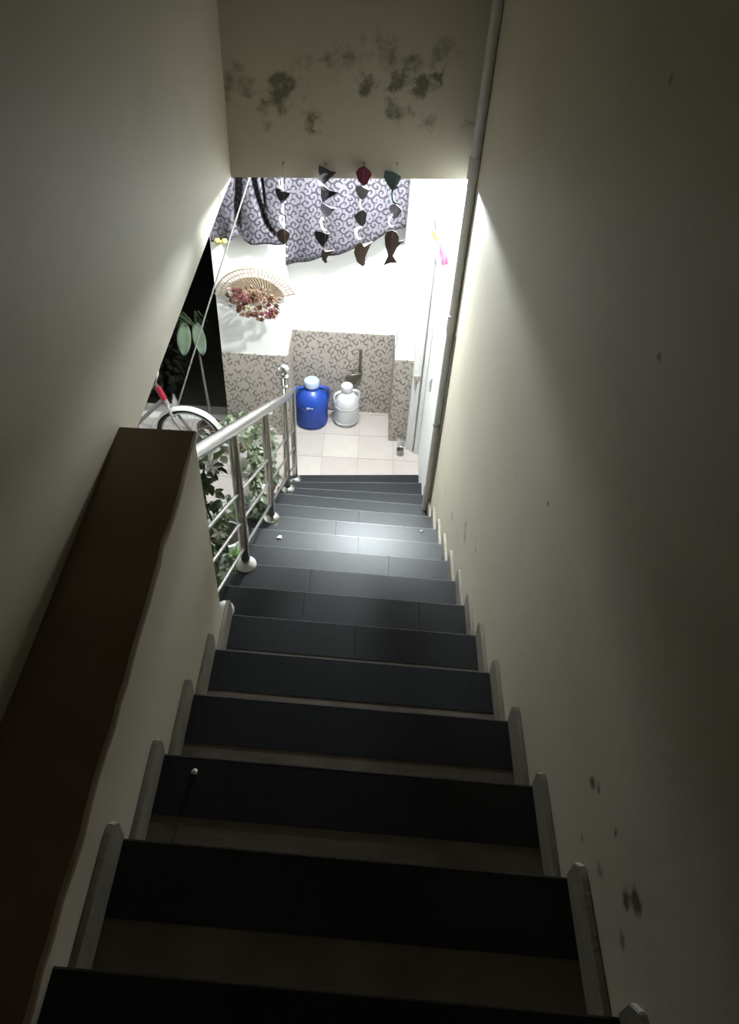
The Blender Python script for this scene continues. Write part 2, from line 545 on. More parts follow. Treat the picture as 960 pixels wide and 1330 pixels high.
# ------------------------------------------------------------------ staircase
st = bpy.data.objects.new('staircase', None)
COL.objects.link(st)
struct(st, 'straight staircase with black granite treads going down to the landing')
foot.build('edging_strip', 'granite', st)
for k in range(-3, 14):
    z = stepz(k)
    xl = XL if k < 5 else XO
    zb = max(0.0, z - 0.42)
    def q(xa, xb, da, db, kk=k):
        """quad between nosing of step k (offset db) and back offset da"""
        return [(xa, nose_y(kk, xa) + da), (xb, nose_y(kk, xb) + da), (xb, nose_y(kk, xb) + db), (xa, nose_y(kk, xa) + db)]
    back = -T - 0.045 if k > -3 else -0.9
    core = MB().prism(q(xl, XR, back, -0.012), zb, z - 0.022).build('step', 'concrete', st, smooth=False)
    # grey-brown strip at the back of the tread
    MB().prism(q(xl, XR, back + .012, -0.154), z - 0.022, z - 0.0015).build('tread_strip', 'strip_stone', core, smooth=False)
    # black granite slabs at the front, cut in pieces
    cuts = [xl, XR]
    if k == 5: cuts = [xl, -0.40, -0.205, 0.29, XR]
    elif k == 6: cuts = [xl, -0.20, XR]
    elif k == 7: cuts = [xl, 0.18, XR]
    elif k in (4, 8, 10): cuts = [xl, 0.02, XR]
    elif k in (9, 11): cuts = [xl, -0.12, XR]
    for a, c in zip(cuts[:-1], cuts[1:]):
        ga = .0008 if a != xl else 0
        gc = .0008 if c != XR else 0
        g = MB().prism(q(a + ga, c - gc, -0.1535, -0.002), z - 0.022, z).build('granite_slab', 'granite', core)
    # thin grey line along the front arris, paler than the slab
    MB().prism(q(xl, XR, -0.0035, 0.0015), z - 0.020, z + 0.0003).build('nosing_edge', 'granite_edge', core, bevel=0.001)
    # skirting tile on the right wall, fin shaped
    def skirt(xw, t):
        l0 = nose_y(k, xw) - T + 0.01
        l1 = nose_y(k, xw) + 0.008
        z0 = z - 0.02 if False else z - 0.001
        hh = 0.105 + random.uniform(-.008, .008)
        pts = [(xw, l0, z0), (xw, l1, z0), (xw, l1 + .002, z0 + hh * 0.62), (xw, l1 - 0.018, z0 + hh * 0.97), (xw, l1 - 0.035, z0 + hh), (xw, l0, z0 + hh)]
        MB().extrude(pts, (t, 0, 0)).build('skirting_tile', 'skirting_stone', st, bevel=0.002)
    if k <= 12:
        skirt(XR, -0.014)
    if 0 <= k <= 4:
        skirt(XL, 0.014)
# ------------------------------------------------------------------ drain pipe and cable in the corner
px, py = XR - 0.024, 3.70
pt = thing('drain_pipe', (px, py, stepz(11)), 'grey plastic drain pipe running down the stairwell corner', 'pipe')
z0 = stepz(11)
MB().tube([(0, 0, 0), (0, 0, 5.0 - z0)], 0.024, 16).build('pipe_run', 'pvc_grey', pt)
for zz in (2.86, 2.02):
    MB().lathe([(.0245, -.05), (.030, -.048), (.030, .045), (.0285, .05), (.0245, .052)], 16, (0, 0, zz - z0)).build('coupling', 'pvc_grey', pt)
for zz in (3.6, 1.3):
    c = MB().lathe([(.0245, -.010), (.027, -.010), (.027, .010), (.0245, .010)], 16, (0, 0, zz - z0))
    c.box(0.0, 0.024, .026, .05, zz - z0 - .01, zz - z0 + .01)
    c.build('pipe_clip', 'cable_grey', pt)
cb = MB().tube([(XR - .006, py - .075 + .01 * math.sin(z * 3), z) for z in [0.68 + 0.1 * i for i in range(14)]], 0.005, 6)
tag(cb.build('cable', 'cable_grey'), 'thin grey cable running down the wall beside the drain pipe', 'cable')

# ------------------------------------------------------------------ door on the right wall of the landing
dr = struct(MB().box(0.395, XR, 4.955, YP, 0.0, 2.12).build('door_1', 'door_paint', bevel=.006), 'white painted door jamb beside the corner dado')
MB().box(0.428, 0.452, 4.925, 4.9549, 0.0, 2.10).build('door_leaf_edge', 'door_paint', dr, bevel=.003)
MB().box(0.466, XR - 0.002, 4.90, 4.9549, 0.0, 2.10).build('door_leaf', 'door_paint', dr, bevel=.003)
MB().box(0.40, 0.45, 4.918, 4.953, 0.74, 0.79).build('hinge_block', 'marble_tile', dr, bevel=.004)
sw = thing('wall_switch', (XR - .001, 4.56, 1.0), 'small white switch plate on the wall past the drain pipe', 'switch')
MB().box(-0.012, 0.002, -0.04, 0.04, -0.06, 0.06).build('plate', 'white_plastic', sw, bevel=.003)
MB().box(-0.018, -0.012, -0.012, 0.012, -0.02, 0.02).build('rocker', 'door_paint', sw, bevel=.002)

# ------------------------------------------------------------------ curtains
def curtain(name, x0, x1, ybase, bottom, top, folds, amp, label, mat='curtain_print', nx=60, nz=14, valleys=()):
    vs_, fs_ = [], []
    for j in range(nz + 1):
        for i in range(nx + 1):
            u = i / nx
            x = x0 + (x1 - x0) * u
            zb = bottom(u)
            z = top + (zb - top) * j / nz
            y = ybase + amp * math.sin(u * folds * 2 * PI + 0.6 * math.sin(j * .4)) * (0.5 + 0.5 * j / nz) - 0.01 * (j / nz) ** 2
            for path, wid, depth, zend in valleys:
                xc = path[-1][1]
                for (za, xa), (zc, xb) in zip(path[:-1], path[1:]):
                    if zc <= z <= za:
                        xc = xb + (xa - xb) * (z - zc) / (za - zc)
                fade = min(1.0, max(0.0, (z - zend) / 0.06))
                y += depth * fade * math.exp(-((x - xc) / wid) ** 4)
            vs_.append((x, y, z))
    for j in range(nz):
        for i in range(nx):
            a = j * (nx + 1) + i
            fs_.append((a, a + 1, a + nx + 2, a + nx + 1))
    o = MB().add(vs_, fs_).build(name, mat)
    so = o.modifiers.new('thick', 'SOLIDIFY')
    so.thickness = 0.004
    tag(o, label, 'curtain', 'scroll print curtains')
    return o
def lerp_pts(pts):
    def f(u):
        for (a, za), (c, zc) in zip(pts[:-1], pts[1:]):
            if a <= u <= c:
                return za + (zc - za) * (u - a) / (c - a)
        return pts[-1][1]
    return f
RODZ = 2.42
curtain('curtain', -0.615, 0.245, 5.24, lerp_pts([(0, 1.50), (.12, 1.525), (.45, 1.61), (.55, 1.64), (.72, 1.71), (.85, 1.785), (.95, 1.835), (1, 1.845)]),
        RODZ, 4, 0.012, 'grey purple scroll print curtain with slanting hem across the alcove')
cl_ = curtain('curtain', -1.10, -0.598, 4.985, lerp_pts([(0, 1.775), (.30, 1.80), (.40, 1.845), (.47, 1.795), (.55, 1.775), (1, 1.785)]),
        RODZ, 3, 0.008, 'short scroll print curtain gathered in deep folds above the wicker fan', nx=150, nz=32,
        valleys=[([(2.43, -.89), (2.17, -.89), (2.0, -.91), (1.70, -.92)], .026, .075, 1.86),
                 ([(2.43, -.80), (2.19, -.782), (2.02, -.748), (1.91, -.71), (1.84, -.65), (1.70, -.61)], .020, .075, 1.83),
                 ([(2.43, -.742), (2.18, -.725), (1.70, -.69)], .011, .06, 2.0)])
rod = thing('curtain_rod', (-0.618, 5.24, RODZ + 0.01), 'thin steel curtain rod across the top of the alcove', 'rod')
MB().tube([(0.0, 0, 0), (0.874, 0, 0)], 0.009, 10).build('bar', 'steel_dull', rod)
for xx in (0.006, 0.868):
    MB().box(xx - .006, xx + .006, -.015, .015, -.015, .015).build('bracket', 'steel_dull', rod)
rod = thing('curtain_rod', (-1.1, 5.005, RODZ + 0.01), 'short steel curtain rod on the pier above the wicker fan', 'rod')
MB().tube([(-0.03, 0, 0), (0.475, 0, 0)], 0.009, 10).build('bar', 'steel_dull', rod)
for xx in (0.0, 0.45):
    MB().box(xx - .01, xx + .01, -.012, 0.066, -.015, .015).build('bracket', 'steel_dull', rod)
# yellow bow by the hem
yb = thing('yellow_bow', (-1.025, 4.940, 1.80), 'small yellow fabric bow at the hem of the short curtain', 'bow')
for s in (-1, 1):
    MB().ball((s * .024, 0, .004), .022, 10, 6, .75).build('loop', 'yellow_bow', yb)
MB().ball((0, -.008, 0), .011, 8, 6).build('knot', 'yellow_bow', yb)
MB().extrude([(-.005, -.004, 0), (-.035, -.004, -.028), (-.018, -.004, -.034), (.004, -.004, -.004)], (0, .004, 0)).build('tail', 'yellow_bow', yb)
# cord drawn tight from the rod down to the doorway
cd = thing('cord', (-1.545, 4.94, 0.26), 'pale cord pulled slanting from the ceiling down to the doorway', 'cord')
MB().tube([(0, 0, 0), (0.44, -.003, 1.19), (1.015, 0, HC - .262)], [.007, .0055, .0045], 8).build('line', 'cord_white', cd)
MB().ball((-.004, 0, -.012), .016, 8, 6).build('knot', 'cord_white', cd)
MB().lathe([(.014, HC - .275), (.014, HC - .261)], 10, (1.015, 0, 0)).build('ceiling_hook', 'steel_dull', cd)

# ------------------------------------------------------------------ wicker fan with dried flowers
fan = thing('wicker_fan', (-0.826, YP - 0.012, 1.30), 'woven wicker hand fan with a bunch of dried pink flowers on the pier', 'wall decoration')
fan.rotation_euler = (math.radians(12), math.radians(-3), 0)
R0 = 0.30
a0, a1 = math.radians(13), math.radians(167)
def pol(r, a, y=0.0): return (r * math.cos(a), y, r * math.sin(a))
# solid woven centre
b = MB()
na, nr = 48, 10
vs_ = [pol(0.02 + (0.215 - 0.02) * j / nr, a0 + (a1 - a0) * i / na, -0.012 - 0.003 * ((i + j) % 2)) for j in range(nr + 1) for i in range(na + 1)]
fs_ = [(j * (na + 1) + i, j * (na + 1) + i + 1, (j + 1) * (na + 1) + i + 1, (j + 1) * (na + 1) + i) for j in range(nr) for i in range(na)]
pn = b.add(vs_, fs_).build('woven_panel', 'wicker', fan, smooth=False)
so = pn.modifiers.new('thick', 'SOLIDIFY')
so.thickness = 0.004
for r in (0.222, 0.26, 0.298):
    MB().tube([pol(r, a0 + (a1 - a0) * i / 40, -0.016) for i in range(41)], 0.0036 if r < .29 else .0055, 6).build('hoop', 'wicker', fan)
for i in range(29):
    a = a0 + (a1 - a0) * i / 28
    MB().tube([pol(0.20, a, -0.014), pol(0.302, a, -0.014)], 0.0034, 5).build('rib', 'wicker', fan)
for a in (a0, a1):
    MB().tube([pol(0.02, a, -0.014), pol(0.31, a, -0.014)], 0.006, 6).build('guard', 'wicker', fan)
def blossom(c, r, petals, tilt=0.0):
    m = MB()
    c = Vector(c)
    for ring, (rr, lift) in enumerate(((1.0, 0.15), (0.6, 0.45))):
        for k in range(petals):
            a = 2 * PI * k / petals + ring * .5
            d = Vector((math.cos(a), 0, math.sin(a)))
            s = Vector((-math.sin(a), 0, math.cos(a)))
            n_ = Vector((0, -1, 0))
            p = [c, c + d * r * rr * .55 + s * r * .36 + n_ * r * lift, c + d * r * rr + n_ * r * (lift + .25), c + d * r * rr * .55 - s * r * .36 + n_ * r * lift]
            m.add(p, [(0, 1, 2, 3)])
    m.ball(c + Vector((0, -r * .2, 0)), r * .22, 6, 4)
    return m
random.seed(21)
spots = []
for i in range(60):
    for _ in range(40):
        x, z = random.uniform(-.19, .17), random.uniform(-.15, .14)
        if (x / .19) ** 2 + ((z + .02 + .25 * x) / .13) ** 2 > 1: continue
        if all((x - p[0]) ** 2 + (z - p[1]) ** 2 > .026 ** 2 for p in spots): break
    spots.append((x, z))
    y = -0.05 - 0.10 * (1 - (x / .19) ** 2) * random.uniform(.4, 1)
    q_ = random.random()
    if (x + .10) ** 2 + (z - .05) ** 2 < .003 or (x - .09) ** 2 + (z + .07) ** 2 < .003:
        mt = 'petal_pink'
    else:
        mt = 'petal_peach' if q_ < .32 else ('petal_cream' if q_ < .5 else ('dry_brown' if q_ < .95 else 'petal_pink'))
    z += .075
    fo = blossom((x, y, z), random.uniform(.020, .033), 5 if q_ < .7 else 6).build('dried_flower', mt, fan)
    so = fo.modifiers.new('thick', 'SOLIDIFY')
    so.thickness = 0.0015
    if i % 2 == 0:
        MB().tube([(x, y, z), (x * .5, -0.02, z * .3 + .02)], 0.0022, 5).build('flower_stem', 'dry_brown', fo)
for i in range(48):
    a = random.uniform(0, 2 * PI)
    r = random.uniform(.03, .18)
    c = Vector((r * math.cos(a), random.uniform(-.10, -.03), r * .75 * math.sin(a) + .04))
    d = Vector((math.cos(a), random.uniform(-.3, .2), math.sin(a))).normalized()
    s = d.cross(Vector((0, -1, 0))).normalized()
    l = random.uniform(.035, .06)
    m = MB().add([c, c + d * l * .5 + s * .010, c + d * l, c + d * l * .5 - s * .010], [(0, 1, 2, 3)])
    o = m.build('dried_leaf', random.choice(['dry_brown', 'petal_peach', 'wicker']), fan)
    so = o.modifiers.new('thick', 'SOLIDIFY')
    so.thickness = 0.001

# ------------------------------------------------------------------ water jugs
def jug(loc, r, h, mat, capmat, label, rz, handle2=True):
    t = thing('water_jug', loc, label, 'jug', 'plastic water jugs', rz)
    prof = [(r * .86, 0), (r * .97, .012), (r, .035), (r, h * .50), (r * .985, h * .56), (r * .93, h * .64), (r * .78, h * .73), (r * .58, h * .79), (r * .44, h * .82), (r * .42, h * .91)]
    MB().lathe(prof, 40).build('body', mat, t)
    for zz in (h * .10, h * .50):
        MB().tube([(r * 1.0 * math.cos(a * PI / 20), r * 1.0 * math.sin(a * PI / 20), zz) for a in range(40)], .004, 6, closed=True).build('moulded_rib', mat, t)
    MB().lathe([(r * .44, h * .885), (r * .47, h * .89), (r * .47, h * .975), (r * .43, h), (r * .05, h + .002)], 28).build('screw_cap', capmat, t)
    for s in ((-1, 1) if handle2 else (1,)):
        pts = []
        for i in range(11):
            u = i / 10
            ang = PI * u
            pts.append((s * (r * (.46 + .50 * u) + .35 * r * math.sin(ang) * (1 - u * .3)), 0, h * (.84 - .28 * u) + h * .06 * math.sin(ang)))
        MB().tube(pts, [r * .085 + .004] * 11, 10).build('handle', mat, t)
    return t
j1 = jug((-0.435, 5.275, 0), 0.140, 0.44, 'blue_plastic', 'cap_blue_white', 'large blue plastic water jug with pale cap in the alcove', 0.15)
b = MB()
for i, (x, wd_) in enumerate(((-.03, .018), (-.008, .012), (.010, .016))):
    b.box(x - .02, x - .02 + wd_, -.0025, .0015, -.008 + .004 * (i % 2), .012 - .005 * i)
lb = b.build('label_print', 'white_plastic', j1, (-0.005, -0.140, 0.245))
j2 = jug((-0.135, 5.30, 0), 0.108, 0.39, 'white_plastic', 'white_plastic', 'white plastic water jug with round cap beside the blue jug', 0.3)

# ------------------------------------------------------------------ tap on the alcove wall
tp = thing('water_tap', (-0.03, YB - 0.012, 0.44), 'old metal water tap on a riser pipe in the alcove', 'tap')
MB().tube([(0, -.02, -.05), (0, -.02, .22)], .012, 10).build('riser_pipe', 'brass_old', tp)
MB().ball((0, -.02, .225), .015, 10, 6).build('pipe_cap', 'brass_old', tp)
MB().tube([(0, 0, 0), (0, -.05, 0)], .022, 14).build('flange', 'brass_old', tp)
MB().tube([(0, -.04, .0), (-.04, -.06, .005), (-.10, -.065, .0), (-.115, -.067, -.02), (-.117, -.067, -.05)], .012, 10).build('spout', 'brass_old', tp)
hd = MB().tube([(-.055, -.06, .005), (-.055, -.06, .045)], .008, 8)
hd.box(-.085, -.025, -.067, -.053, .042, .052)
hd.build('tap_handle', 'brass_old', tp)
MB().box(-.105, -.02, -.02, 0.0, -.115, -.035).build('wall_plate', 'skirting_stone', tp, bevel=.003)

# ------------------------------------------------------------------ small things at the corner pier
cn = thing('metal_cup', (0.345, 4.885, 0), 'small grey metal cup on the floor by the door jamb', 'cup')
MB().lathe([(.024, 0), (.027, .002), (.031, .06), (.032, .062), (.029, .060), (.026, .006), (.002, .005)], 20).build('cup_wall', 'steel_dull', cn)
sc = thing('white_can', (0.350, 5.00, 0), 'small white can with shiny lid behind the grey cup', 'can')
MB().lathe([(.024, 0), (.026, .003), (.026, .085), (.024, .09)], 20).build('can_wall', 'white_plastic', sc)
MB().lathe([(.027, .088), (.027, .104), (.022, .112), (.002, .114)], 20).build('lid', 'steel', sc)

# ------------------------------------------------------------------ balustrade
bl = thing('balustrade', (0, 0, 0), 'polished steel stair balustrade from the parapet down to the landing', 'railing')
BX = -0.512
def rail_z(y): return 2.352 - 0.661 * (y - 2.27) + 0.0
rail_pts = [(BX, 1.60, rail_z(1.60)), (BX, 4.02, rail_z(4.02)), (BX, 4.30, rail_z(4.30) + .02), (BX, 4.47, rail_z(4.47) + .05), (BX + .001, 4.505, rail_z(4.47) + .01)]
MB().tube(rail_pts, 0.027, 18).build('handrail', 'steel', bl)
posts = [(2.335, 6), (3.18, 9), (4.01, 12), (4.50, 14)]
for y, k in posts:
    zb = stepz(k) if k < 14 else 0.012
    top = rail_z(y) if k != 12 else rail_z(y) + 0.17
    if k == 14: top = rail_z(4.47) + .02
    p = MB().tube([(BX, y, zb), (BX, y, top)], 0.0225, 16).build('baluster', 'steel', bl)
    MB().lathe([(.05, 0), (.048, .008), (.034, .020), (.0235, .026)], 20, (BX, y, zb)).build('base_cover', 'pot_white' if k == 6 else 'steel', bl)
yy = 4.01
zt = rail_z(yy) + .17
MB().lathe([(.0235, -.01), (.034, 0), (.034, .012), (.020, .022)], 18, (BX, yy, zt)).build('collar', 'steel', bl)
MB().ball((BX, yy, zt + .054), .040, 20, 12).build('ball_finial', 'steel', bl)
MB().ball((BX, yy, zt - .075), .030, 16, 10, .7).build('ring_knob', 'steel', bl)
for f_ in (0.20, 0.40, 0.60):
    for ya, yb_ in ((1.75, 2.335), (2.335, 3.18), (3.18, 4.01), (4.01, 4.50)):
        if ya < 1.8: ya = 1.655
        d = 0.88 * (1 - f_)
        MB().tube([(BX, ya, rail_z(ya) - d), (BX, yb_, rail_z(yb_) - d)], 0.0075, 8).build('cross_rail', 'steel_dull', bl)
tag(MB().ball((-0.525, 1.90, stepz(5) + .034), 0.040, 16, 10, .85).build('white_ball', 'pot_white'), 'smooth white ball on the step next to the parapet end', 'ball')

# ------------------------------------------------------------------ foliage helpers
def leaf_geo(m, c, d, up, l, w_, fold=0.25):
    d = d.normalized()
    s = d.cross(up)
    if s.length < .01: s = d.cross(Vector((1, 0, 0)))
    s.normalize()
    n_ = s.cross(d)
    p = [c, c + d * l * .35 + s * w_ + n_ * l * fold * .3, c + d * l * .75 + s * w_ * .7 + n_ * l * fold * .1, c + d * l - n_ * l * fold * .4, c + d * l * .75 - s * w_ * .7 + n_ * l * fold * .1, c + d * l * .35 - s * w_ + n_ * l * fold * .3, c + d * l * .5]
    m.add(p, [(0, 1, 6), (1, 2, 6), (2, 3, 6), (3, 4, 6), (4, 5, 6), (5, 0, 6)])

def star_flower(c, r, face):
    m = MB()
    face = face.normalized()
    u = face.cross(Vector((0, 0, 1)))
    if u.length < .1: u = Vector((1, 0, 0))
    u.normalize()
    v_ = face.cross(u)
    for k in range(6):
        a = 2 * PI * k / 6
        d = u * math.cos(a) + v_ * math.sin(a)
        s = face.cross(d)
        m.add([c, c + d * r * .55 + s * r * .24 + face * r * .12, c + d * r + face * r * .02, c + d * r * .55 - s * r * .24 + face * r * .12], [(0, 1, 2, 3)])
    m.ball(c + face * r * .1, r * .16, 6, 4)
    return m

def vine(label, path, nleaf, spread, mats, size, flowers, seed, group='leafy vines on the balustrade'):
    rnd = random.Random(seed)
    path = [Vector(p) for p in path]
    base = path[0]
    t = thing('flowering_vine', base, label, 'vine', group)
    MB().tube([p - base for p in path], 0.005, 6).build('stem', 'stem_grey', t)
    for mi, mt in enumerate(mats):
        m = MB()
        for i in range(nleaf // len(mats)):
            u = rnd.random() * (len(path) - 1)
            a = int(u)
            c = path[a].lerp(path[min(a + 1, len(path) - 1)], u - a) - base
            d = Vector((rnd.uniform(-1, 1), rnd.uniform(-1, 1), rnd.uniform(-.9, .7)))
            if d.length < .1: continue
            d.normalize()
            c = c + d * rnd.uniform(0, spread)
            leaf_geo(m, c, d + Vector((0, 0, -.3)), Vector((0, 0, 1)), size * rnd.uniform(.7, 1.3), size * rnd.uniform(.28, .42))
        o = m.build('leaves', mt, t, smooth=False)
        o['kind'] = 'stuff'
    for i in range(flowers):
        u = (i + rnd.random()) / flowers * (len(path) - 1)
        a = int(u)
        c = path[a].lerp(path[min(a + 1, len(path) - 1)], u - a) - base
        dd = Vector((rnd.uniform(-.4, 1), rnd.uniform(-1, .3), rnd.uniform(.2, 1))).normalized()
        fo = star_flower(c + dd * spread * .9, rnd.uniform(.034, .046), dd)
        fo.build('white_flower', 'flower_white', t)
    return t

def wobble(p0, p1, n, amp, seed):
    r = random.Random(seed)
    p0, p1 = Vector(p0), Vector(p1)
    out = []
    for i in range(n + 1):
        c = p0.lerp(p1, i / n)
        if 0 < i < n:
            c += Vector((r.uniform(-amp, amp), r.uniform(-amp, amp), r.uniform(-amp, amp)))
        out.append(c)
    return out

vine('dense dark green vine hanging by the parapet end', wobble((-0.60, 2.18, 2.26), (-0.62, 2.18, 1.45), 7, .025, 1), 170, .07, ['leaf_dark', 'leaf_mid'], .048, 6, 5)
vine('pale leafy vine lying along the underside of the handrail', wobble((-0.66, 2.38, 2.14), (-0.66, 3.35, 1.47), 8, .02, 2), 100, .06, ['leaf_grey', 'leaf_mid'], .05, 4, 6)
vine('vine with white star flowers around the second baluster', wobble((-0.60, 3.34, 1.44), (-0.60, 3.24, 0.93), 6, .02, 3), 80, .05, ['leaf_grey', 'leaf_mid'], .045, 5, 7)
vine('vine with white star flowers on the newel with the ball', wobble((-0.625, 3.94, 1.06), (-0.625, 3.96, 0.55), 6, .02, 4), 90, .05, ['leaf_grey', 'leaf_mid'], .045, 8, 8)

# potted plants on the hall floor beside the stairs
def potted(loc, r, h, potmat, leafmats, nleaf, size, crown, label, seed, cz=.55):
    rnd = random.Random(seed)
    t = thing('potted_plant', loc, label, 'potted plant', 'potted plants beside the stairs')
    MB().lathe([(r * .72, 0), (r * .75, .005), (r * .98, h * .9), (r * 1.06, h * .9), (r * 1.06, h), (r * .92, h), (r * .88, h * .9), (r * .02, h * .88)], 24).build('pot', potmat, t)
    MB().lathe([(r * .86, h * .86), (r * .80, h * .90), (r * .02, h * .91)], 18).build('soil', 'soil', t)
    st_ = MB()
    lf = [MB() for _ in leafmats]
    for i in range(9):
        a = rnd.uniform(0, 2 * PI)
        tip = Vector((math.cos(a) * crown * rnd.uniform(.2, .8), math.sin(a) * crown * rnd.uniform(.2, .8), h + cz * rnd.uniform(.5, 1)))
        st_.tube([(0, 0, h * .88), (tip.x * .4, tip.y * .4, h + (tip.z - h) * .6), tip], .004, 5)
    st_.build('stem', 'stem_grey', t)
    for i in range(nleaf):
        a, b_2 = rnd.uniform(0, 2 * PI), rnd.uniform(-.5, 1)
        rr = crown * rnd.uniform(.35, 1)
        d = Vector((math.cos(a), math.sin(a), b_2)).normalized()
        c = Vector((d.x * rr, d.y * rr, h + cz * .5 + d.z * cz * .5 * rnd.uniform(.5, 1)))
        leaf_geo(lf[i % len(lf)], c, d + Vector((0, 0, -.5)), Vector((0, 0, 1)), size * rnd.uniform(.7, 1.3), size * rnd.uniform(.25, .4))
    for m, mt in zip(lf, leafmats):
        o = m.build('foliage', mt, t, smooth=False)
        o['kind'] = 'stuff'
    return t
potted((-0.92, 3.62, 0), .15, .30, 'pot_white', ['leaf_dark', 'leaf_mid'], 60, .06, .11, 'sparse dark plant in a large white pot beside the steps', 11, .28)
potted((-0.80, 4.60, 0), .10, .18, 'pot_dark', ['leaf_dark', 'leaf_mid'], 150, .06, .10, 'small round dark plant in a black pot nearest the pier', 12, .20)
potted((-0.74, 4.24, 0), .10, .18, 'pot_terracotta', ['leaf_dark', 'leaf_grey'], 150, .06, .10, 'small round plant in a terracotta pot beside the lower steps', 13, .20)
potted((-0.74, 3.92, 0), .09, .17, 'pot_dark', ['leaf_dark', 'leaf_dark'], 90, .055, .09, 'low dark plant in a black pot below the second baluster', 14, .16)
potted((-0.80, 3.10, 0), .13, .22, 'pot_dark', ['leaf_bright', 'leaf_mid'], 130, .08, .14, 'bright green plant in a black pot close beside the steps', 15, .5)
potted((-1.02, 4.86, 0), .09, .17, 'pot_terracotta', ['leaf_grey', 'leaf_mid'], 110, .06, .10, 'grey green plant in a terracotta pot against the pier dado', 16, .18)

# tall plant in the doorway with two big pale leaves
dp = thing('tall_plant', (-1.27, 4.93, 0), 'tall plant with two large pale green leaves in the dark doorway', 'potted plant')
MB().lathe([(.075, 0), (.08, .005), (.098, .15), (.104, .15), (.104, .17), (.09, .17), (.085, .15), (.002, .148)], 24).build('pot', 'pot_dark', dp)
MB().lathe([(.084, .145), (.078, .155), (.002, .156)], 18).build('soil', 'soil', dp)
stem = [(0, 0, .15), (.01, .03, .35), (-.015, .08, .60), (-.035, .13, .78), (-.05, .15, 1.03)]
MB().tube(stem, [.013, .012, .010, .008, .005], 8).build('stem', 'stem_grey', dp)
def big_leaf(parent, root, axis, side, l, w_, mat, name='leaf'):
    root, axis, side = Vector(root), Vector(axis).normalized(), Vector(side).normalized()
    nrm = axis.cross(side).normalized()
    vs_, fs_ = [], []
    nl, nw = 12, 6
    for i in range(nl + 1):
        u = i / nl
        ww = w_ * (max(math.sin(PI * min(1, .06 + u * .94)), 0.02) ** .62)
        for j in range(nw + 1):
            v_ = j / nw * 2 - 1
            vs_.append(root + axis * l * u + side * ww * v_ + nrm * (.12 * w_ * abs(v_) + .05 * l * math.sin(PI * u)))
    for i in range(nl):
        for j in range(nw):
            a = i * (nw + 1) + j
            fs_.append((a, a + 1, a + nw + 2, a + nw + 1))
    o = MB().add(vs_, fs_).build(name, mat, parent)
    so = o.modifiers.new('thick', 'SOLIDIFY')
    so.thickness = 0.002
    return o
big_leaf(dp, (-.125, .16, 1.045), (-.10, -.2, -1), (1, 0, -.06), .27, .055, 'leaf_pale')
big_leaf(dp, (-.035, .165, 1.055), (.13, -.2, -1), (1, 0, .10), .27, .052, 'leaf_pale')
rnd = random.Random(5)
for i in range(12):
    a = rnd.uniform(-.2, PI + .2)
    p0 = Vector((-.05, .16, 1.02))
    p1 = p0 + Vector((-.06 + math.cos(a) * .11, rnd.uniform(-.08, .0), .10 + rnd.uniform(-.05, .07)))
    p2 = p1 + Vector((math.cos(a) * .07, .0, -.10))
    MB().tube([p0, p0.lerp(p1, .6) + Vector((0, 0, .03)), p1, p2], [.004, .003, .0025, .001], 5).build('frond', 'leaf_dark', dp)

# dark bush outside with a small bottle on the ground before it
bs = thing('garden_bush', (-1.88, 5.72, -0.10), 'dim grey leafy bush standing in the dark yard', 'bush')
m = MB()
rnd = random.Random(9)
for i in range(420):
    d = Vector((rnd.gauss(0, 1), rnd.gauss(0, 1), rnd.gauss(0, 1))).normalized()
    c = Vector((d.x * .26, d.y * .22, .42 + d.z * .36)) * rnd.uniform(.8, 1)
    leaf_geo(m, c, d + Vector((0, 0, -.2)), Vector((0, 0, 1)), .075, .022)
m.build('foliage', 'leaf_bush', bs, smooth=False)['kind'] = 'stuff'
MB().tube([(0, 0, 0), (.01, 0, .2), (0, .01, .5)], [.02, .016, .008], 8).build('trunk', 'stem_grey', bs)
bt = thing('glass_bottle', (-1.66, 5.36, -0.10), 'small pale bottle on the ground in front of the dark bush', 'bottle')
MB().lathe([(.028, 0), (.030, .004), (.030, .15), (.024, .18), (.012, .205), (.012, .24)], 18).build('bottle_body', 'pot_white', bt)
MB().lathe([(.014, .236), (.014, .262), (.002, .263)], 14).build('cap', 'steel_dull', bt)

